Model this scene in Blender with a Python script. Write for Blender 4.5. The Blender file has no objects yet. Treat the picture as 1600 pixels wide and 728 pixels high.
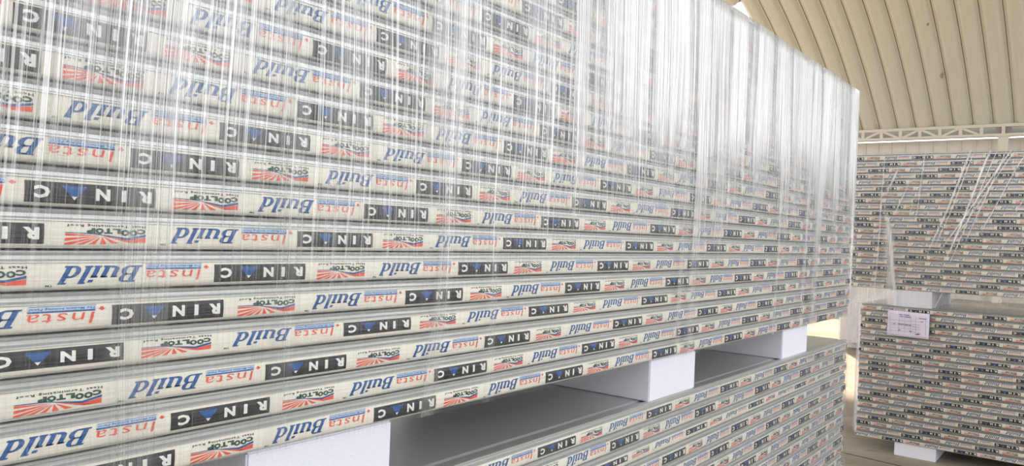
import bpy, bmesh, math, random
import numpy as np
from mathutils import Vector, Matrix
random.seed(7)
rng = np.random.default_rng(11)
sc = bpy.context.scene
C = sc.collection
H = 1.69                      # height of the camera above the concrete floor

# ------------------------------------------------------------------ camera
FPX = 1200.0
th = math.atan(930 / FPX); roll = math.atan(0.0404); pitch = math.atan((362.5 - 364) / FPX)
F0 = Vector((-math.sin(th), math.cos(th), 0)); R0 = Vector((math.cos(th), math.sin(th), 0)); U0 = Vector((0, 0, 1))
Fw = F0 * math.cos(pitch) + U0 * math.sin(pitch); Up = U0 * math.cos(pitch) - F0 * math.sin(pitch)
Rr = R0 * math.cos(roll) + Up * math.sin(roll); Ur = Up * math.cos(roll) - R0 * math.sin(roll)
cd = bpy.data.cameras.new('camera'); cam = bpy.data.objects.new('camera', cd); C.objects.link(cam)
cd.sensor_width = 36; cd.lens = 36 * FPX / 1600; cd.clip_start = 0.02; cd.clip_end = 300
M = Matrix.Identity(4)
for i, ax in enumerate((Rr, Ur, -Fw)):
    for j in range(3): M[j][i] = ax[j]
M[2][3] = H
cam.matrix_world = M
sc.camera = cam

# ------------------------------------------------------------------ sky, sun, exposure
w = bpy.data.worlds.new('sky'); sc.world = w; w.use_nodes = True
bgn = w.node_tree.nodes['Background']
bgn.inputs[0].default_value = (0.93, 0.96, 1.0, 1); bgn.inputs[1].default_value = 2.65
sd = bpy.data.lights.new('sun', 'SUN'); sun = bpy.data.objects.new('sun', sd); C.objects.link(sun)
sd.energy = 12.0; sd.angle = 0.02; sd.color = (1.0, 0.78, 0.58)
sun.rotation_euler = Vector((0.83, -1.578, -1.0)).to_track_quat('-Z', 'Y').to_euler()
sun.location = (-20, 40, 30)
vs = sc.view_settings
vs.view_transform = 'Standard'; vs.look = 'None'; vs.gamma = 1.0; vs.exposure = 0.0; vs.use_curve_mapping = False

# ------------------------------------------------------------------ helpers
def srgb(r, g, b):
    f = lambda c: (c / 255 / 12.92) if c / 255 <= 0.04045 else ((c / 255 + 0.055) / 1.055) ** 2.4
    return (f(r), f(g), f(b), 1)

class NT:
    def __init__(s, name):
        s.m = bpy.data.materials.new(name); s.m.use_nodes = True; s.t = s.m.node_tree; s.t.nodes.clear()
        s.out = s.n('ShaderNodeOutputMaterial')
    def n(s, typ, ins=None, **kw):
        nd = s.t.nodes.new(typ)
        for k, v in kw.items(): setattr(nd, k, v)
        for k, v in (ins or {}).items():
            if hasattr(v, 'is_output') or isinstance(v, bpy.types.NodeSocket): s.t.links.new(v, nd.inputs[k])
            else: nd.inputs[k].default_value = v
        return nd
    def math(s, op, a, b=0.0, c=0.0, clamp=False):
        nd = s.n('ShaderNodeMath', {0: a, 1: b, 2: c}, operation=op); nd.use_clamp = clamp
        return nd.outputs[0]
    def obj(s): return s.n('ShaderNodeTexCoord').outputs['Object']
    def mapped(s, vec, scale=(1, 1, 1), rot=(0, 0, 0), loc=(0, 0, 0)):
        return s.n('ShaderNodeMapping', {0: vec, 1: loc, 2: rot, 3: scale}).outputs[0]
    def noise(s, vec, scale=5, detail=3, rough=0.5):
        return s.n('ShaderNodeTexNoise', {'Vector': vec, 'Scale': scale, 'Detail': detail, 'Roughness': rough}).outputs[0]
    def ramp(s, v, a, b, lo=0.0, hi=1.0, smooth=True):
        return s.n('ShaderNodeMapRange', {'Value': v, 'From Min': a, 'From Max': b, 'To Min': lo, 'To Max': hi},
                   interpolation_type='SMOOTHSTEP' if smooth else 'LINEAR').outputs[0]
    def mixc(s, f, a, b):
        nd = s.n('ShaderNodeMix', data_type='RGBA')
        for idx, v in ((0, f), (6, a), (7, b)):
            if isinstance(v, bpy.types.NodeSocket): s.t.links.new(v, nd.inputs[idx])
            else: nd.inputs[idx].default_value = v
        return nd.outputs[2]
    def bump(s, h, strength=0.3, dist=0.01):
        return s.n('ShaderNodeBump', {'Height': h, 'Strength': strength, 'Distance': dist}).outputs[0]
    def pbr(s, col, rough=0.5, metal=0.0, normal=None, spec=0.5):
        ins = {'Base Color': col, 'Roughness': rough, 'Metallic': metal, 'Specular IOR Level': spec}
        if normal is not None: ins['Normal'] = normal
        b = s.n('ShaderNodeBsdfPrincipled', ins)
        s.t.links.new(b.outputs[0], s.out.inputs[0]); return s.m

def simple(name, col, rough=0.5, metal=0.0, amp=0.05, scale=8, stretch=(1, 1, 1), bump=0.0, bscale=60, spec=0.5):
    t = NT(name); v = t.obj()
    n = t.noise(t.mapped(v, stretch), scale, 4)
    dark = tuple(c * (1 - amp * 2) for c in col[:3]) + (1,)
    c = t.mixc(n, dark, col)
    nm = t.bump(t.noise(t.mapped(v, stretch), bscale, 2), bump, 0.004) if bump else None
    return t.pbr(c, rough, metal, nm, spec)

MAT = {}
# strip film and its printing: one gently wrinkled plastic, different inks
def ink(name, col, rough=0.42):
    t = NT(name); v = t.obj()
    wr = t.noise(t.mapped(v, (2.2, 2.2, 30)), 4, 3)
    c = t.mixc(t.noise(v, 3, 3), tuple(x * 0.9 for x in col[:3]) + (1,), col)
    return t.pbr(c, rough, 0, t.bump(wr, 0.35, 0.006))
MAT['cream'] = ink('cream_plastic_film', srgb(232, 228, 214))
MAT['black'] = ink('black_ink', srgb(36, 36, 42))
MAT['white'] = ink('white_ink', srgb(232, 232, 226))
MAT['blue'] = ink('blue_ink', srgb(24, 84, 146))
MAT['red'] = ink('red_ink', srgb(230, 92, 70))
MAT['green'] = ink('green_ink', srgb(22, 70, 56))
MAT['pale'] = ink('pale_blue_ink', srgb(176, 196, 220))
INKS = ['cream', 'black', 'white', 'blue', 'red', 'green', 'pale']
MAT['steel'] = simple('galvanised_steel', srgb(206, 208, 207), 0.33, 0.65, 0.05, 3, (0.6, 0.6, 20), 0.12, 8)
MAT['foam'] = simple('white_polystyrene', srgb(224, 225, 236), 0.75, 0, 0.02, 30, (1, 1, 1), 0.25, 220, 0.2)
MAT['paper'] = simple('printed_paper', srgb(214, 209, 227), 0.7, 0, 0.02, 10)
MAT['print_grey'] = simple('grey_print', srgb(96, 92, 112), 0.7)
MAT['roof'] = None
t = NT('beige_roof_sheet'); v = t.obj()
cr = t.n('ShaderNodeTexWave', {'Vector': v, 'Scale': 4.0, 'Distortion': 0.0}, bands_direction='Y').outputs[1]
sep = t.n('ShaderNodeSeparateXYZ', {0: v})
near_base = t.ramp(sep.outputs[2], 5.2, 8.0, 1.0, 0.15)
nz = t.noise(t.mapped(v, (6, 0.3, 0.3)), 2, 3)
col = t.mixc(nz, srgb(212, 209, 196), srgb(222, 220, 208))
MAT['roof'] = t.pbr(col, 0.55, 0, t.bump(t.math('MULTIPLY', cr, near_base), 0.25, 0.02), 0.3)
MAT['seam'] = simple('dark_seam', srgb(96, 78, 58), 0.8)
MAT['truss'] = simple('beige_steel_paint', srgb(212, 206, 194), 0.5, 0, 0.03)
MAT['wall'] = simple('wall_sheet_paint', srgb(205, 200, 190), 0.5, 0, 0.03)
MAT['trussdark'] = simple('grey_steel_plate', srgb(140, 138, 132), 0.5)
t = NT('concrete_floor'); v = t.obj()
n1 = t.noise(v, 0.55, 6, 0.6); n2 = t.noise(v, 7, 6, 0.65); n3 = t.noise(v, 60, 3)
c = t.mixc(t.ramp(n1, 0.3, 0.7), srgb(128, 118, 104), srgb(168, 158, 142))
c = t.mixc(t.math('MULTIPLY', t.ramp(n2, 0.52, 0.72), 0.55), c, srgb(98, 88, 78))
MAT['floor'] = t.pbr(c, 0.8, 0, t.bump(n3, 0.3, 0.004), 0.25)
MAT['joint'] = simple('floor_joint_filler', srgb(52, 46, 42), 0.9)

def mesh_obj(name, verts, faces, mat, parent=None, mats=None, midx=None, smooth=False):
    me = bpy.data.meshes.new(name); me.from_pydata([tuple(x) for x in verts], [], [tuple(f) for f in faces])
    for m in (mats or [mat]): me.materials.append(m)
    if midx is not None: me.polygons.foreach_set('material_index', midx)
    if smooth: me.polygons.foreach_set('use_smooth', [True] * len(me.polygons))
    me.update()
    o = bpy.data.objects.new(name, me); C.objects.link(o)
    if parent: o.parent = parent
    return o
def tag(o, label=None, cat=None, group=None, kind=None):
    for k, x in (('label', label), ('category', cat), ('group', group), ('kind', kind)):
        if x: o[k] = x
    return o
def empty(name, loc, rz=0):
    o = bpy.data.objects.new(name, None); C.objects.link(o); o.location = loc; o.rotation_euler = (0, 0, rz)
    o.empty_display_size = 0.1; return o
def box_vf(x0, x1, y0, y1, z0, z1, off=0):
    v = [(x0, y0, z0), (x1, y0, z0), (x1, y1, z0), (x0, y1, z0), (x0, y0, z1), (x1, y0, z1), (x1, y1, z1), (x0, y1, z1)]
    f = [(0, 3, 2, 1), (4, 5, 6, 7), (0, 1, 5, 4), (1, 2, 6, 5), (2, 3, 7, 6), (3, 0, 4, 7)]
    return v, [tuple(i + off for i in q) for q in f]
class MB:
    def __init__(s): s.v = []; s.f = []
    def box(s, *a):
        v, f = box_vf(*a, off=len(s.v)); s.v += v; s.f += f
    def bar(s, p, q, wy, wz, up=(0, 1, 0)):            # square bar from p to q
        p = Vector(p); q = Vector(q); d = (q - p).normalized(); u = Vector(up); n = d.cross(u).normalized()
        o = len(s.v)
        for c in (p, q):
            for a, b in ((-1, -1), (1, -1), (1, 1), (-1, 1)): s.v.append(c + u * a * wy / 2 + n * b * wz / 2)
        s.f += [tuple(i + o for i in q4) for q4 in ((0, 1, 2, 3), (7, 6, 5, 4), (0, 4, 5, 1), (1, 5, 6, 2), (2, 6, 7, 3), (3, 7, 4, 0))]
    def build(s, name, mat, parent=None): return mesh_obj(name, s.v, s.f, mat, parent)

# ------------------------------------------------------------------ the shed
YB, RV, Y0V = 30.0, 27.0, 14.0
zb = 4.17 + H
zc = zb - math.sqrt(RV ** 2 - (YB - Y0V) ** 2)
def vz(y): return zc + math.sqrt(RV ** 2 - (y - Y0V) ** 2)
SEAM0, PIT = -6.65, 0.585
XL, XR = SEAM0 - 13 * PIT, SEAM0 + 22 * PIT
HX, HY0, HY1 = -9.53, 23.80, 28.9
a_end = math.asin((YB - Y0V) / RV)
angs = list(np.linspace(-a_end, a_end, 65))
for yy in (HY0, HY1): angs.append(math.asin((yy - Y0V) / RV))
angs = sorted(angs)
prof = [(0.0, 0.10), (0.008, 0.13), (0.020, 0.10), (0.075, 0.095), (0.15, 0.012), (0.22, 0.0), (0.365, 0.0), (0.435, 0.012), (0.51, 0.095), (0.56, 0.10)]
xs = []
k = 0
while SEAM0 + (k - 13) * PIT < XR - 1e-6:
    for u, d in prof: xs.append((SEAM0 + (k - 13) * PIT + u, d))
    k += 1
xs.append((XR, 0.13))
# a grid line exactly on the opening's edge
hxi = min(range(len(xs)), key=lambda i: abs(xs[i][0] - HX)); xs[hxi] = (HX, xs[hxi][1])
V = []; Fc = []; Mi = []
for a in angs:
    for x, d in xs:
        r = RV + d
        V.append((x, Y0V + r * math.sin(a), zc + r * math.cos(a)))
nx = len(xs)
for i in range(len(angs) - 1):
    am = (angs[i] + angs[i + 1]) / 2; ym = Y0V + RV * math.sin(am)
    for j in range(nx - 1):
        xm = (xs[j][0] + xs[j + 1][0]) / 2
        if xm < HX and HY0 < ym < HY1 and xm > HX - 3.2: continue
        Fc.append((i * nx + j, i * nx + j + 1, (i + 1) * nx + j + 1, (i + 1) * nx + j)); Mi.append(1 if (j % 10) in (0,) else 0)
roof = tag(mesh_obj('ceiling', V, Fc, None, mats=[MAT['roof'], MAT['seam']], midx=Mi), kind='structure')
for (x, y) in ((-4.47, 25.73), (-4.38, 27.93)):
    b = MB(); b.box(x - .03, x + .03, y - .03, y + .03, vz(y) - .02, vz(y) + .14); b.box(x - .012, x + .012, y - .012, y + .012, vz(y) - .05, vz(y))
    b.build('roof_bracket', MAT['trussdark'], roof)

fl = MB(); fl.box(-60, 60, -50, 90, -0.3, 0)
tag(fl.build('floor', MAT['floor']), kind='structure')
j = MB(); j.bar((-3.2, 6.86, 0.0012), (0.6, 6.34, 0.0012), 0.012, 0.002, up=(0.135, 0.99, 0)); tag(j.build('trim_1', MAT['joint']), kind='structure')

wl = MB(); wl.box(XL, XR, YB + .45, YB + .52, 0, 3.79 + H)
xw = XL
while xw < XR:
    wl.box(xw, xw + .035, YB + .42, YB + .46, 0, 3.79 + H); xw += 0.44
wl.box(XL, XR, YB + .40, YB + .54, 3.79 + H, 3.815 + H)
tag(wl.build('wall_back', MAT['wall']), kind='structure')
fs = MB(); fs.box(XL, XR, YB + .30, YB + .36, 3.855 + H, 4.40 + H); tag(fs.build('trim_5', MAT['trussdark']), kind='structure')
wn = MB(); wn.box(XL, XR, -2.4, -2.3, 0, 2.6)  # unseen wall behind the camera, added to dim the right-hand stacks
tag(wn.build('unseen_light_block', MAT['wall']), kind='structure')
tr = MB()
zt, zl = 4.20 + H, 3.86 + H
tr.box(XL, XR, YB - .12, YB + .02, zt - .07, zt + .03)
tr.box(XL, XR, YB - .12, YB + .02, zl - .03, zl + .05)
xt = -2.83 - 0.62 * 20; kx = 0
while xt < XR - .7:
    tr.bar((xt, YB - .06, zl), (xt, YB - .06, zt), 0.10, 0.10)
    if abs(xt + .31 + 2.83) > .4:
        if kx % 2: tr.bar((xt, YB - .06, zl), (xt + .62, YB - .06, zt - .04), 0.08, 0.075)
        else: tr.bar((xt, YB - .06, zt - .04), (xt + .62, YB - .06, zl), 0.08, 0.075)
    xt += 0.62; kx += 1
tag(tr.build('trim_2', MAT['truss']), kind='structure')
for cx in (-11.3, -2.83, 5.6):
    cb = MB(); cb.box(cx - .14, cx + .14, YB - .10, YB + .10, 0, zl - .03); cb.box(cx - .2, cx + .2, YB - .13, YB + .13, zl - .05, zl - .028)
    tag(cb.build('trim_3', MAT['truss']), kind='structure')
    cp = MB(); cp.box(cx - .22, cx + .22, YB - .04, YB - .0, zl + .05, zt - .07); tag(cp.build('trim_4', MAT['trussdark']), kind='structure')

# ------------------------------------------------------------------ print on the panel edges (one repeat, lying flat in u = along, v = up)
P = 0.517; PITCH = 0.0504; SH = 0.63 * PITCH
def text_polys(s, offset=0.0, shear=0.0, res=2, space=1.0):
    cu = bpy.data.curves.new('t', 'FONT'); cu.body = s; cu.resolution_u = res; cu.offset = offset; cu.shear = shear; cu.space_character = space
    ob = bpy.data.objects.new('t', cu); me = ob.to_mesh()
    v = np.array([x.co[:2] for x in me.vertices]); f = [tuple(p.vertices) for p in me.polygons]
    ob.to_mesh_clear(); bpy.data.objects.remove(ob); bpy.data.curves.remove(cu)
    lo, hi = v.min(0), v.max(0); v = (v - lo) / (hi - lo)
    return [[tuple(v[i]) for i in q] for q in f]
def place(polys, x0, x1, y0, y1, flip=True):
    out = []
    for q in polys:
        if flip: out.append([(x1 - a * (x1 - x0), y1 - b * (y1 - y0)) for a, b in q])
        else: out.append([(x0 + a * (x1 - x0), y0 + b * (y1 - y0)) for a, b in q])
    return out
def rect(x0, x1, y0, y1): return [(x0, y0), (x1, y0), (x1, y1), (x0, y1)]
def arc(cx, cy, rx, ry, tx, ty, a0, a1, n=8):
    out = []
    for i in range(n):
        A, B = (math.radians(a0 + (a1 - a0) * (i + k) / n) for k in (0, 1))
        out.append([(cx + (rx - tx) * math.cos(A), cy + (ry - ty) * math.sin(A)), (cx + rx * math.cos(A), cy + ry * math.sin(A)),
                    (cx + rx * math.cos(B), cy + ry * math.sin(B)), (cx + (rx - tx) * math.cos(B), cy + (ry - ty) * math.sin(B))])
    return out
def build_word():                                   # heavy slab italic "Build"
    g = []
    g += [rect(.08, .26, 0, 1), rect(0, .3, 0, .1), rect(0, .3, .9, 1), rect(.2, .42, .9, 1), rect(.2, .42, .47, .56), rect(.2, .44, 0, .1)]
    g += arc(.40, .735, .21, .265, .17, .1, 90, -90) + arc(.42, .28, .25, .28, .18, .1, 90, -90)
    x = .76                                          # u
    g += [rect(x, x + .17, .2, .7), rect(x - .06, x + .17, .6, .7), rect(x + .34, x + .51, 0, .7), rect(x + .28, x + .51, .6, .7), rect(x + .34, x + .57, 0, .1)]
    g += arc(x + .25, .22, .25, .22, .17, .12, 180, 300)
    x = 1.42                                         # i
    g += [rect(x, x + .17, 0, .7), rect(x - .06, x + .17, .6, .7), rect(x - .04, x + .22, 0, .1), rect(x + .02, x + .18, .82, .98)]
    x = 1.72                                         # l
    g += [rect(x, x + .17, 0, 1.06), rect(x - .06, x + .17, .96, 1.06), rect(x - .04, x + .22, 0, .1)]
    x = 2.0                                          # d
    g += [rect(x + .34, x + .51, 0, 1.06), rect(x + .26, x + .51, .96, 1.06), rect(x + .34, x + .58, 0, .1)]
    g += arc(x + .27, .35, .27, .36, .17, .11, 60, 300, 10)
    g = [[(a + .30 * b, b) for a, b in q] for q in g]
    xs_ = [a for q in g for a, b in q]; ys_ = [b for q in g for a, b in q]
    x0, x1, y0, y1 = min(xs_), max(xs_), min(ys_), max(ys_)
    return [[((a - x0) / (x1 - x0), (b - y0) / (y1 - y0)) for a, b in q] for q in g]
def design(fine=True):
    L = []                                           # (ink, layer, polygon)
    def add(inkname, layer, polys):
        for q in polys: L.append((INKS.index(inkname), layer, q))
    b0, b1 = .07, .90
    add('black', 1, [rect(0, .156, b0, b1)])
    for ch, x0, x1 in (('R', .1330, .1505), ('I', .1115, .1175), ('N', .0800, .0975), ('C', .010, .0275)):
        add('white', 2, place(text_polys(ch, 0.05 if ch != 'I' else 0, 0, 2), x0, x1, .25, .74))
    add('blue', 2, [[(.040, .78), (.070, .78), (.0585, .36), (.0515, .36)]])
    add('white', 2, [[(.0515, .36), (.0585, .36), (.055, .22)]])
    # roof logo
    X0, W = .179, .099
    q = lambda a, b: (X0 + a * W, b)
    rays = [[(0, .52), (0, .42), (.40, .45)], [(0, .33), (0, .20), (.40, .43)], [(0, .12), (0, .05), (.07, .05), (.40, .41)],
            [(.13, .06), (.22, .065), (.41, .40)], [(.28, .07), (.355, .08), (.425, .40)], [(.42, .08), (.50, .10), (.44, .40)], [(.57, .11), (.66, .13), (.455, .41)]]
    add('red', 1, [[q(*p) for p in r] for r in rays])
    add('red', 1, [[q(.44, .45), q(.78, .16), q(.9, .16), q(.76, .27)], [q(.78, .16), q(1, .17), q(1, .40), q(.76, .27)]])
    add('blue', 2, [[q(0, .57), q(0, .54), q(.4, .50), q(.45, .54)], [q(.3, .54), q(.4, .49), q(.76, .27), q(.76, .37)], [q(.76, .27), q(1, .43), q(1, .53), q(.76, .37)]])
    for i, ch in enumerate('POTLOOC'):
        xw_ = .074 / 7
        xa = .2035 + i * xw_
        if ch != ' ': add('green', 2, place(text_polys(ch, 0.07, 0, 2), xa, xa + xw_ * 1.0, .535 - .02 * (i in (4, 5)) * 4, .765 - .02 * (i in (4, 5)) * 2))
    if fine: add('black', 2, place(text_polys('Heat Terminating Roof', 0.02, 0, 1, 1.15), .181, .2785, .80, .94))
    else: add('black', 2, [rect(.181 + i * .0125, .190 + i * .0125, .81, .88) for i in range(8)])
    # word mark
    add('blue', 1, place(build_word(), .3115, .4150, .15, .90))
    if fine: add('black', 1, place(text_polys('TM', .02, 0, 1), .2985, .3070, .06, .14))
    add('red', 2, place(text_polys('Insta', -0.004, 0.12, 2, 1.12), .4185, .4955, .22, .68))
    add('red', 1, [[(.5000, .80), (.5045, .83), (.5090, .80), (.5045, .70)], [(.5020, .86), (.5060, .88), (.5065, .80), (.5030, .78)]])
    add('blue', 1, [rect(.4215, .4985, .945, .965), rect(.4195, .4965, .71, .78)])
    add('pale', 1, [rect(.4200, .4975, .78, .94)])
    if fine: add('blue', 2, place(text_polys('The Modern building Panel', 0.02, 0.2, 1, 1.1), .4215, .4965, .80, .92))
    else: add('blue', 2, [rect(.424 + i * .012, .432 + i * .012, .84, .88) for i in range(6)])
    return L
CUTS = (.12, .35, .65, .88)
def bulge(v): return np.interp(v, (0, .12, .35, .65, .88, 1), (0, .0022, .0030, .0030, .0018, 0)) * 1.0
def clip(poly, ax, val, keep_less):
    out = []
    for i in range(len(poly)):
        a, b = poly[i], poly[(i + 1) % len(poly)]
        ia = (a[ax] <= val) == keep_less or a[ax] == val; ib = (b[ax] <= val) == keep_less or b[ax] == val
        if ia: out.append(a)
        if ia != ib:
            t_ = (val - a[ax]) / (b[ax] - a[ax]); out.append((a[0] + (b[0] - a[0]) * t_, a[1] + (b[1] - a[1]) * t_))
    return out
def prep(L):
    V_, T_, I_, Y_ = [], [], [], []
    edges = (-1,) + CUTS + (2,)
    for ik, lay, q in L:
        ys_ = [p[1] for p in q]
        for k_ in range(len(edges) - 1):
            if max(ys_) <= edges[k_] or min(ys_) >= edges[k_ + 1]: continue
            r = q
            if min(ys_) < edges[k_]: r = clip(r, 1, edges[k_], False)
            if max(ys_) > edges[k_ + 1]: r = clip(r, 1, edges[k_ + 1], True)
            if len(r) < 3: continue
            o = len(V_); V_ += r
            for m_ in range(1, len(r) - 1): T_.append((o, o + m_, o + m_ + 1)); I_.append(ik); Y_.append(lay)
    V_ = np.array(V_); T_ = np.array(T_)
    # same winding everywhere
    a, b, c_ = V_[T_[:, 0]], V_[T_[:, 1]], V_[T_[:, 2]]
    ar = (b[:, 0] - a[:, 0]) * (c_[:, 1] - a[:, 1]) - (b[:, 1] - a[:, 1]) * (c_[:, 0] - a[:, 0])
    T_[ar < 0] = T_[ar < 0][:, ::-1]
    ok = np.abs(ar) > 1e-9
    T_, I_, Y_ = T_[ok], np.array(I_)[ok], np.array(Y_)[ok]
    # one vertex set per triangle (layers need their own height)
    return V_[T_], I_, Y_
FINE = prep(design(True)); COARSE = prep(design(False))

def film_mesh(name, length, phase, proto, vsc, vof, seed):
    """edge film of one panel: local x = out of the face, y = along, z = up from the strip's bottom; with its print"""
    tri, ik, lay = proto
    n0 = math.floor((-phase - P) / P); n1 = math.ceil((length - phase) / P)
    T_, I_, Y_ = [], [], []
    for n_ in range(n0, n1 + 1):
        tt = tri.copy(); tt[:, :, 0] += phase + n_ * P
        mn, mx = tt[:, :, 0].min(1), tt[:, :, 0].max(1)
        inside = (mn >= 0) & (mx <= length)
        T_.append(tt[inside]); I_.append(ik[inside]); Y_.append(lay[inside])
        for idx in np.where(~inside & (mx > 0) & (mn < length))[0]:
            r = [tuple(p) for p in tt[idx]]
            r = clip(clip(r, 0, 0.0, False), 0, length, True) if mn[idx] < 0 else clip(r, 0, length, True)
            for m_ in range(1, len(r) - 1):
                T_.append(np.array([[r[0], r[m_], r[m_ + 1]]])); I_.append(ik[idx:idx + 1]); Y_.append(lay[idx:idx + 1])
    T_ = np.concatenate(T_); I_ = np.concatenate(I_); Y_ = np.concatenate(Y_)
    s = T_[:, :, 0]; v = T_[:, :, 1]
    v = np.clip(vof + (v - .5) * vsc + .5, 0.01, .99)
    lift = 0.00025 * Y_[:, None]
    X = bulge(v) + lift + 0.0002
    co = np.stack([X, s, v * SH], -1).reshape(-1, 3)
    faces = np.arange(len(co)).reshape(-1, 3)
    # base strip
    vv = np.array([0, .06, .12, .35, .65, .88, .95, 1.0]); bx = np.array([-.0012, .0012, .0022, .0030, .0030, .0018, .0010, -.0012])
    ends = np.array([0.0, length])
    base = np.array([[bx[i], e, vv[i] * SH] for e in ends for i in range(len(vv))] + [[-.008, e, z_] for e in ends for z_ in (0.0, SH)])
    nb = len(co); nv = len(vv)
    quads = [(nb + i, nb + nv + i, nb + nv + i + 1, nb + i + 1) for i in range(nv - 1)]
    k0 = nb + 2 * nv
    capA = tuple([nb + i for i in range(nv)] + [k0 + 1, k0]); capB = tuple([nb + nv + i for i in range(nv)][::-1] + [k0 + 2, k0 + 3])
    back = (k0, k0 + 1, k0 + 3, k0 + 2)
    allco = np.concatenate([co, base])
    polys = [q for q in quads] + [capA, capB, back]
    nt = len(faces)
    me = bpy.data.meshes.new(name)
    me.vertices.add(len(allco)); me.vertices.foreach_set('co', allco.ravel())
    loops = np.concatenate([faces.ravel()] + [np.array(p) for p in polys])
    tot = np.concatenate([np.full(nt, 3), [len(p) for p in polys]]); st = np.concatenate([[0], np.cumsum(tot)[:-1]])
    me.loops.add(len(loops)); me.loops.foreach_set('vertex_index', loops.astype(np.int32))
    me.polygons.add(len(tot)); me.polygons.foreach_set('loop_start', st.astype(np.int32)); me.polygons.foreach_set('loop_total', tot.astype(np.int32))
    for k_ in INKS: me.materials.append(MAT[k_])
    me.polygons.foreach_set('material_index', np.concatenate([I_, np.zeros(len(polys))]).astype(np.int32))
    me.update(calc_edges=True); me.validate(); 
    return me

def prism(name, pts, length, mat):                   # cross-section (x, z) swept along +y
    n_ = len(pts)
    v_ = [(a, 0, b) for a, b in pts] + [(a, length, b) for a, b in pts]
    f_ = [(i, (i + 1) % n_, (i + 1) % n_ + n_, i + n_) for i in range(n_)] + [tuple(range(n_))[::-1], tuple(range(n_, 2 * n_))]
    me = bpy.data.meshes.new(name); me.from_pydata(v_, [], f_); me.materials.append(mat); me.update()
    return me
p_ = PITCH
def skins(length, width, deep, gap):
    lower = [(-width, .0), (-.022, .0), (-.014, gap * p_), (-.003, (gap + .004) * p_), (-.0003, (gap + .014) * p_), (.0008, .07 * p_), (-.004, .08 * p_), (-width, .08 * p_)]
    upper = [(-width, .68 * p_), (-.003, .68 * p_), (.0016, .695 * p_), (.0016, .725 * p_), (-.0015, .735 * p_), (-deep, .775 * p_), (-deep, .860 * p_),
             (-.0005, .895 * p_), (.0006, .935 * p_), (-.002, .975 * p_), (-.006, .985 * p_), (-.020, .985 * p_), (-.026, .90 * p_), (-.040, .90 * p_), (-.046, .965 * p_), (-width, .965 * p_)]
    core = [(-width + .004, .07 * p_), (-.006, .07 * p_), (-.006, .685 * p_), (-width + .004, .685 * p_)]
    return (prism('lower_facing', lower, length, MAT['steel']), prism('upper_facing', upper, length, MAT['steel']), prism('foam_core', core, length, MAT['foam']))
ORD = ['lowest', 'second', 'third', 'fourth', 'fifth', 'sixth', 'seventh', 'eighth', 'ninth', 'tenth', 'eleventh', 'twelfth', 'thirteenth', 'fourteenth',
       'fifteenth', 'sixteenth', 'seventeenth', 'eighteenth', 'nineteenth', 'twentieth', 'twenty-first', 'topmost']
def stack(origin, rz, length, width, phases, proto, where, group, along, jit, vs_=None, shifts=None, edge=(.0065, .026)):
    """phases[i]: position (in the stack's own along axis) of the left edge of a black name box, bottom panel first"""
    lo, up, co = skins(length, width, *edge)
    for i, ph in enumerate(phases):
        dx = random.uniform(-jit, jit) * .3; dy = (shifts[i] if shifts else 0) + random.uniform(-jit, jit)
        rotm = Matrix.Rotation(rz, 3, 'Z')
        loc = Vector(origin) + rotm @ Vector((dx, dy, i * PITCH))
        r = empty('insulated_panel', loc, rz)
        word = ORD[i]
        name = word if word in ('lowest', 'topmost') else word + ' from the bottom'
        tag(r, 'steel panel with printed cream edge, %s in %s' % (name, where), 'building panel', group)
        for nm, me in (('lower_facing', lo), ('upper_facing', up), ('foam_core', co)):
            o = bpy.data.objects.new(nm, me); C.objects.link(o); o.parent = r
        sc_, of_ = (vs_ or {}).get(i, (random.uniform(.9, 1.0), random.uniform(-.03, .03)))
        ph_local = (ph - along - dy) % P
        o = bpy.data.objects.new('printed_film', film_mesh('printed_film', length, ph_local, proto, sc_, of_, i)); C.objects.link(o); o.parent = r
        o.location = (0, 0, .065 * p_)

# near stacks: face in the plane x = -1, running along +y
LEN, S0 = 5.42, -1.40
up_ph = [.916, 1.064, 1.211, .841, .980, 1.119, .742, .875, .996, 1.119, .731, .856, .756, .887, 1.023, 1.160, 1.29, 1.416, 1.569, 1.70, 1.83, 1.96]
stack((-1.0, S0, -.346 + H), 0, LEN, 1.0, up_ph, FINE, 'the near upper stack', 'panels of the near upper stack', S0, .004,
      {3: (.85, .08), 5: (.95, 0), 8: (.95, 0)})
lo_meas = [1.930, 2.254, 2.194, 2.556, 2.384, 2.784, 2.653, 3.04, 2.92, 2.80, 2.68, 2.56]
lo_ph = lo_meas + [lo_meas[-1] - .12 * k_ for k_ in range(1, 11)]
lo_sh = [.0, -.012, .004, -.014, .002, -.016, .0, -.018, .002, -.012, .0, -.016, .002, -.01, .0, -.014, 0, -.012, .003, -.01, 0, -.01]
Ltop = -.463 + H
stack((-1.0, S0, Ltop - 22 * PITCH), 0, LEN, 1.0, lo_ph[::-1], FINE, 'the near lower stack', 'panels of the near lower stack', S0, .002,
      {19: (.62, .1), 21: (.85, 0), 17: (.9, 0)}, lo_sh[::-1])
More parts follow.
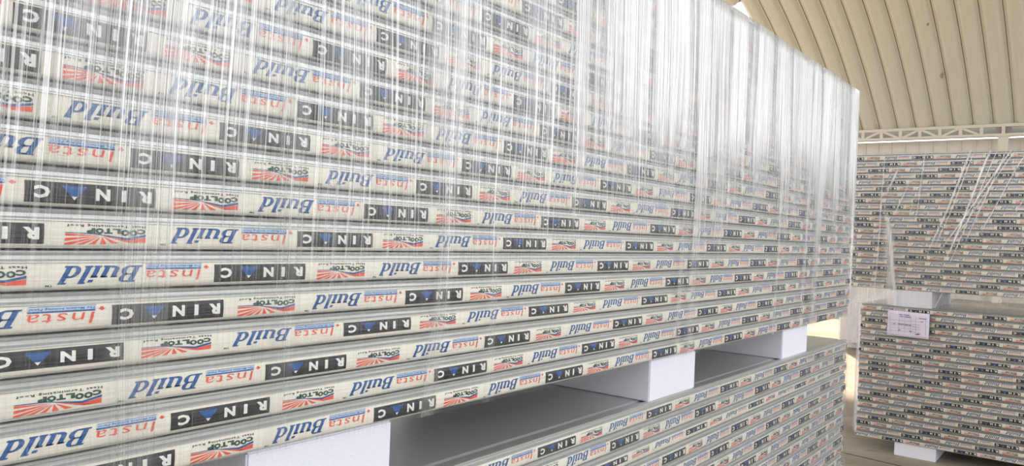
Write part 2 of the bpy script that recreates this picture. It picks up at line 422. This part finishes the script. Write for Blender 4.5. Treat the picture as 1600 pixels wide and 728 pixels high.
# right-hand stacks: face in the plane y = 6.9; local +y of the stack runs along world +x
YF = 6.9
RU = [-1.276, -1.515, -1.6, -1.241, -1.469, -1.535, -1.652, -1.252, -1.48, -1.557, -1.219, -1.701, -1.303, -1.276 - .156, -1.557, -1.681, -1.295, -1.271 - .156, -1.554, -1.693, -1.306, -1.288 - .156]
RD = [-.739, -.818, -1.579, -.698, -.779, -1.495, -1.61, -1.219, -1.299, -1.54, -1.538, -1.508 - .156, -1.266, -1.39, -1.517, -1.495 - .156, -1.258, -1.389, -1.524, -1.505 - .156, -1.27, -1.412]
RL = 3.6
def stack_x(x0, ztop, phases, where, group, jit, vsd=None):
    # rotated by -90 degrees the local +x (out of the face) points to world -y and local +y to world +x
    stack((x0, YF, ztop - 22 * PITCH), -math.pi / 2, RL, 1.0, phases[::-1], COARSE, where, group, x0, jit, vsd, None, (.020, .056))
stack_x(-1.70, .766 + H, RU, 'the right-hand upper stack', 'panels of the right upper stack', .008)
stack_x(-1.615, -.476 + H, RD, 'the right-hand lower stack', 'panels of the right lower stack', .005)

# ------------------------------------------------------------------ polystyrene blocks
def block(x0, x1, y0, y1, z0, z1, label, group):
    bm = bmesh.new()
    v_, f_ = box_vf(x0, x1, y0, y1, z0, z1)
    bv = [bm.verts.new(p) for p in v_]
    for q_ in f_: bm.faces.new([bv[i] for i in q_])
    bmesh.ops.bevel(bm, geom=list(bm.edges), offset=.003, segments=2, affect='EDGES')
    c_ = Vector(((x0 + x1) / 2, (y0 + y1) / 2, z0)); bmesh.ops.translate(bm, verts=bm.verts, vec=-c_)
    me = bpy.data.meshes.new('polystyrene_block'); bm.to_mesh(me); bm.free(); me.materials.append(MAT['foam'])
    o = bpy.data.objects.new('polystyrene_block', me); C.objects.link(o); o.location = c_
    tag(o, label, 'spacer block', group)
zt0, zt1 = Ltop - .0007, -.346 + H
G = 'polystyrene spacers between the near stacks'
block(-1.98, -1.006, -.62, -.32, zt0, zt1, 'white polystyrene spacer between the near stacks, closest to the viewer', G)
block(-1.98, -1.004, .672, .966, zt0, zt1, 'white polystyrene spacer at bottom left under the near upper stack', G)
block(-1.98, -1.006, 1.958, 2.26, zt0, zt1, 'white polystyrene spacer between the near stacks, middle of the three in view', G)
block(-1.98, -1.010, 3.09, 3.41, zt0, zt1, 'white polystyrene spacer between the near stacks, at their far end', G)
for k_, yy in enumerate((-.9, .672, 1.958, 3.2)):
    block(-1.96, -1.02, yy, yy + .3, 0, Ltop - 22 * PITCH, 'white polystyrene spacer on the floor under the near lower stack', 'floor spacers under the near lower stack')
zr1 = .766 + H - 22 * PITCH; zr0 = -.476 + H - .0007
zf = -.476 + H - 22 * PITCH
for k_, xx in enumerate((-1.392, .25, 1.3)):
    block(xx, xx + .302, YF + .01, YF + .96, zr0, zr1, ('white polystyrene spacer between the two stacks at the right, above the paper sheet', 'white polystyrene spacer between the right stacks, right of the other one', 'white polystyrene spacer between the right stacks, furthest right')[k_], 'polystyrene spacers of the right stacks')
for k_, xx in enumerate((-1.32, .35, 1.4)):
    block(xx, xx + .302, YF + .01, YF + .96, 0, zf, ('white polystyrene spacer on the floor under the lower right stack', 'white polystyrene spacer on the floor, right of the other one', 'white polystyrene spacer on the floor, furthest right')[k_], 'polystyrene spacers of the right stacks')

# ------------------------------------------------------------------ paper sheet
pe = empty('packing_sheet', (-1.402, YF - .022, .9735 + .0))
tag(pe, 'lilac-white printed paper sheet fixed to the lower stack at the right', 'paper sheet')
pb = MB(); W_, H_ = .305, .205
for k_ in range(12):
    pass
nxp, nzp = 12, 8; v_ = []; f_ = []
for i in range(nzp + 1):
    for jx in range(nxp + 1):
        x_ = W_ * jx / nxp; z_ = H_ * i / nzp
        v_.append((x_, -.002 + .0025 * math.sin(x_ * 40 + z_ * 12), z_ - .006 * jx / nxp))
for i in range(nzp):
    for jx in range(nxp):
        a_ = i * (nxp + 1) + jx; f_.append((a_, a_ + 1, a_ + nxp + 2, a_ + nxp + 1))
sheet = mesh_obj('sheet', v_, f_, MAT['paper'], pe, smooth=True)
md = sheet.modifiers.new('s', 'SOLIDIFY'); md.thickness = .0004
lines = MB()
def ln(x0, x1, z0, h): 
    lines.box(x0 * W_, x1 * W_, -.0062, -.0056, z0 * H_, z0 * H_ + h)
for z_ in (.62, .50, .42, .32, .20): ln(.06, .80, z_, .0012)
for x_ in (.06, .28, .42, .56, .68, .92): lines.box(x_ * W_, x_ * W_ + .001, -.0062, -.0056, .12 * H_, .80 * H_)
for x0, x1, z0 in ((.28, .36, .84), (.39, .53, .84), (.30, .38, .77), (.41, .56, .77), (.76, .84, .75), (.85, .93, .75), (.80, .86, .63), (.15, .19, .46), (.26, .40, .46), (.42, .50, .455), (.52, .58, .45), (.27, .33, .23), (.54, .60, .22), (.68, .78, .12), (.72, .80, .145)):
    ln(x0, x1, z0, .0052)
lines.build('sheet_printing', MAT['print_grey'], pe)

# ------------------------------------------------------------------ stretch film
def film_mat(name, front_axis, dens, seed, streak=1.0, diag=0.0, base=0.03, top_mask=None, folds=(), white=(0.9, 0.9, 0.91, 1)):
    """front_axis: 0 = streak coordinate runs along x, 1 = along y"""
    t = NT(name); v = t.obj()
    sp = t.n('ShaderNodeSeparateXYZ', {0: v})
    s = sp.outputs[front_axis]; z = sp.outputs[2]
    warp = t.noise(t.mapped(v, (.8, .8, .6), loc=(seed, 0, 0)), 1.5, 2)
    s2 = t.math('ADD', s, t.math('MULTIPLY', warp, .10))
    def streaks(freq, zf, tilt, lo, hi, off):
        ss = t.math('ADD', s2, t.math('MULTIPLY', z, tilt))
        vec = t.n('ShaderNodeCombineXYZ', {0: t.math('MULTIPLY', ss, freq), 1: t.math('MULTIPLY', z, zf), 2: seed + off}).outputs[0]
        return t.ramp(t.noise(vec, 1.0, 2.0, .55), lo, hi)
    fine = streaks(230, .8, .0, .49, .60, 1)
    mid = streaks(88, .6, .01, .50, .64, 5)
    bright = streaks(210, .4, -.01, .66, .72, 17)
    hair = streaks(560, .7, .0, .53, .63, 23)
    broad = streaks(6, .5, .0, .40, .64, 9)
    m = t.noise(t.mapped(v, (1.4, 1.4, 2.2), loc=(0, seed, 3)), 1.2, 3)
    region = t.ramp(m, .35, .65, .5, 1.0)
    st = t.math('ADD', t.math('ADD', t.math('MULTIPLY', hair, .30), t.math('MULTIPLY', fine, .38)), t.math('MULTIPLY', mid, .16))
    st = t.math('MULTIPLY', t.math('ADD', st, t.math('MULTIPLY', bright, .45)), streak)
    if top_mask:
        edge = t.math('ADD', z, t.math('MULTIPLY', t.math('SUBTRACT', t.noise(t.mapped(v, (2.5, 3.5, .2)), 1.5, 3), .5), .36))
        amp = t.ramp(edge, .18, .58, .24, 1.0)
        st = t.math('MULTIPLY', st, t.math('MULTIPLY', amp, region))
        nearh = t.math('MULTIPLY', t.ramp(edge, .30, .72), t.math('ADD', t.math('MULTIPLY', broad, .30), .10))
        farh = t.math('MULTIPLY', t.math('MULTIPLY', t.ramp(edge, .52, .74), t.ramp(s, -.15, .75)),
                      t.math('ADD', t.math('MULTIPLY', streaks(4.5, .3, 0, .30, .62, 41), .28), .20))  # far top haze: dense wrap plus sky reflection painted in as opacity
        gapm = t.math('SUBTRACT', 1.0, t.math('MULTIPLY', streaks(30, .5, .01, .50, .62, 31), .55))
        hz = t.math('MULTIPLY', t.math('ADD', nearh, farh), gapm)
        f = t.math('ADD', st, hz)
    else:
        f = t.math('MULTIPLY', t.math('ADD', st, t.math('MULTIPLY', broad, .18)), region)
    f = t.math('MULTIPLY', f, dens)
    for b0, bw, tilt, ba, *zf_ in folds:      # gathered folds of the wrap, running down the whole face
        dd = t.math('ABSOLUTE', t.math('SUBTRACT', t.math('ADD', s2, t.math('MULTIPLY', z, tilt)), b0 + .05))
        bd = t.math('MULTIPLY', t.ramp(dd, bw, bw * .35), t.math('ADD', t.math('MULTIPLY', hair, .5), .5))
        if zf_: bd = t.math('MULTIPLY', bd, t.ramp(z, zf_[0], zf_[1]))
        f = t.math('ADD', f, t.math('MULTIPLY', bd, ba))
    if diag:
        d1 = streaks(40, .6, -.38, .60, .68, 50); d2 = streaks(26, .5, .16, .64, .70, 60)
        dm = t.ramp(t.noise(t.mapped(v, (1.6, 1.6, .8), loc=(seed, 2, 0)), 1.3, 2), .42, .60)
        f = t.math('ADD', f, t.math('MULTIPLY', t.math('MAXIMUM', d1, d2), t.math('MULTIPLY', dm, diag)))
    f = t.math('ADD', f, base, clamp=True)
    f = t.math('MINIMUM', f, .82)
    nrm = t.bump(t.math('ADD', fine, mid), .8, .005)
    dif = t.n('ShaderNodeBsdfDiffuse', {'Color': white, 'Normal': nrm}).outputs[0]
    trl = t.n('ShaderNodeBsdfTranslucent', {'Color': white}).outputs[0]
    gl = t.n('ShaderNodeBsdfGlossy', {'Color': (1, 1, 1, 1), 'Roughness': .28, 'Normal': nrm}).outputs[0]
    a = t.n('ShaderNodeMixShader', {0: .12, 1: dif, 2: trl}).outputs[0]
    a = t.n('ShaderNodeMixShader', {0: .40, 1: a, 2: gl}).outputs[0]
    tr_ = t.n('ShaderNodeBsdfTransparent', {'Color': (.985, .985, .985, 1)}).outputs[0]
    mx = t.n('ShaderNodeMixShader', {0: f, 1: tr_, 2: a})
    # a thin clear sheen everywhere, stronger at grazing view
    lw = t.n('ShaderNodeLayerWeight', {'Blend': .12}).outputs[0]
    gl2 = t.n('ShaderNodeBsdfGlossy', {'Color': (1, 1, 1, 1), 'Roughness': .22, 'Normal': nrm}).outputs[0]
    mx2 = t.n('ShaderNodeMixShader', {0: t.math('MULTIPLY', lw, .55), 1: mx.outputs[0], 2: gl2})
    t.t.links.new(mx2.outputs[0], t.out.inputs[0])
    return t.m
def film_sleeve(name, x0, x1, y0, y1, z0, z1, mat, label, top=True):
    """closed sleeve round a stack, gently wavy, folded in over the top edge; origin at its base centre"""
    bm = bmesh.new(); per = []
    def seg(a, b, n_): return [(a[0] + (b[0] - a[0]) * i / n_, a[1] + (b[1] - a[1]) * i / n_) for i in range(n_)]
    cs = [(x1, y0), (x1, y1), (x0, y1), (x0, y0)]
    for a, b in zip(cs, cs[1:] + cs[:1]):
        per += seg(a, b, max(6, int(math.hypot(b[0] - a[0], b[1] - a[1]) / .06)))
    cx, cy = (x0 + x1) / 2, (y0 + y1) / 2
    rings = []
    nz_ = 26
    for k_ in range(nz_ + 1):
        z_ = z0 + (z1 - z0) * k_ / nz_; ring = []
        for (a, b) in per:
            wv = .0014 * math.sin(a * 9 + b * 8 + z_ * 3) + .0010 * math.sin(a * 31 + b * 29 + z_ * 7)
            nx_ = 1 if abs(a - x1) < 1e-6 else (-1 if abs(a - x0) < 1e-6 else 0); ny_ = 1 if abs(b - y1) < 1e-6 else (-1 if abs(b - y0) < 1e-6 else 0)
            ring.append(bm.verts.new((a - cx + nx_ * wv, b - cy + ny_ * wv, z_ - z0)))
        rings.append(ring)
    if top:
        ring = []
        for (a, b) in per:
            ring.append(bm.verts.new((max(min(a, x1 - .10), x0 + .10) - cx, max(min(b, y1 - .10), y0 + .10) - cy, z1 - z0 + .003)))
        rings.append(ring)
    n_ = len(per)
    for r0, r1 in zip(rings, rings[1:]):
        for i in range(n_):
            q_ = [r0[i], r0[(i + 1) % n_], r1[(i + 1) % n_], r1[i]]
            if len({tuple(round(c, 5) for c in x.co) for x in q_}) == 4: bm.faces.new(q_)
    me = bpy.data.meshes.new(name); bm.to_mesh(me); bm.free(); me.materials.append(mat)
    me.polygons.foreach_set('use_smooth', [True] * len(me.polygons))
    o = bpy.data.objects.new(name, me); C.objects.link(o); o.location = (cx, cy, z0)
    tag(o, label, 'stretch film'); return o
# object coordinates: y runs -2.7 .. 2.7 (world -1.4 .. 4.0), z from the stack's bottom
MF1 = film_mat('stretch_film_heavy', 1, 1.0, 3.0, 1.0, 0, .02, top_mask=True,
               folds=((2.08, .07, -.10, .42), (1.92, .03, -.08, .35), (1.60, .02, -.03, .35), (.86, .035, -.02, .30), (.78, .02, -.02, .3), (-.28, .03, -.08, .30), (-.60, .03, 0, .18), (-.82, .05, -.06, .22), (-.10, .02, 0, .2)))
film_sleeve('stretch_film', -2.012, -.988, S0 - .012, 4.034, -.348 + H, .7645 + H, MF1, 'clear stretch film with dense white vertical streaks round the near upper stack')
MF2 = film_mat('stretch_film_light', 1, .30, 8.0, .7, 0, .015)
film_sleeve('stretch_film', -2.012, -.990, S0 - .034, 4.030, .12, Ltop - .003, MF2, 'thin clear stretch film with faint streaks round the near lower stack', top=False)
MF3 = film_mat('stretch_film_crossed', 0, .30, 5.0, .8, .5, .01,
               folds=tuple((f_[0] + f_[2] * .118,) + f_[1:4] + tuple(q_ + .118 for q_ in f_[4:]) for f_ in ((-1.348, .008, -.579, .9, .25, .5), (-1.300, .005, -.56, .8, .3, .6), (-1.344, .010, -.337, .8, .2, .5), (-1.31, .005, -.33, .8, .3, .5), (-1.19, .011, -.316, .9, .2, .4),
                      (-1.16, .005, -.33, .8, .1, .4), (-1.13, .006, -.36, .7, .3, .5), (-1.10, .006, -.45, .8, .4, .6), (-.98, .005, -.5, .7, .5, .7), (-1.49, .05, .10, .45, .62, .40), (-1.46, .02, .16, .5, .70, .5),
                      (-1.62, .006, -.02, .5), (-1.40, .006, -.10, .6, .5, .7))) + ((-1.62, .27, 0, .42, .128, .110), (-1.2, .2, 0, .12, .128, .110), (-.7, .5, 0, .16, .128, .110)), white=(.88, .87, .83, 1))  # warm white: the warmer light on the right-hand stacks, put into the film colour
film_sleeve('stretch_film', -1.722, -1.70 + RL + .03, YF - .012, YF + 1.012, zr0 + .005, .775 + H, MF3, 'crumpled stretch film with slanting white strands round the upper stack at the right')
MF4 = film_mat('stretch_film_clear', 0, .10, 12.0, .7, .1, .01, white=(.88, .87, .83, 1))  # same warm light tinted into this film's white
film_sleeve('stretch_film', -1.637, -1.615 + RL + .03, YF - .020, YF + 1.012, zf + .004, -.479 + H, MF4, 'clear stretch film round the lower stack at the right, behind its paper sheet', top=False)

# ------------------------------------------------------------------ wrapped stack further back
for k_ in range(19):
    z_ = .12 + k_ * .10
    r = empty('foam_sheet', (-3.42, 13.3, z_))
    tag(r, 'pale sheet of the wrapped stack in the narrow gap, %s' % ('lowest' if k_ == 0 else 'topmost' if k_ == 18 else ORD[k_] + ' from the bottom'), 'building panel', 'sheets of the wrapped stack in the gap')
    b = MB(); b.box(0, 1.2, 0, 2.4, .008, .092); b.build('core', MAT['foam'], r)
    b = MB(); b.box(-.003, 1.203, -.003, 2.403, 0, .008); b.box(-.003, 1.203, -.003, 2.403, .092, .0985); b.build('facing', MAT['cream'], r)
for k_, yy in enumerate((13.6, 15.1)):
    block(-3.38, -2.26, yy, yy + .3, 0, .12, 'white spacer on the floor under the wrapped stack in the gap, %s' % ('nearer' if k_ == 0 else 'further'), 'floor spacers of the wrapped stack in the gap')
MF5 = film_mat('stretch_film_old', 0, .5, 21.0, .5, 0, .25, white=(.86, .84, .80, 1))
film_sleeve('stretch_film', -3.44, -2.20, 13.28, 15.72, .12, 2.03, MF5, 'cloudy stretch film round the pale stack in the gap')
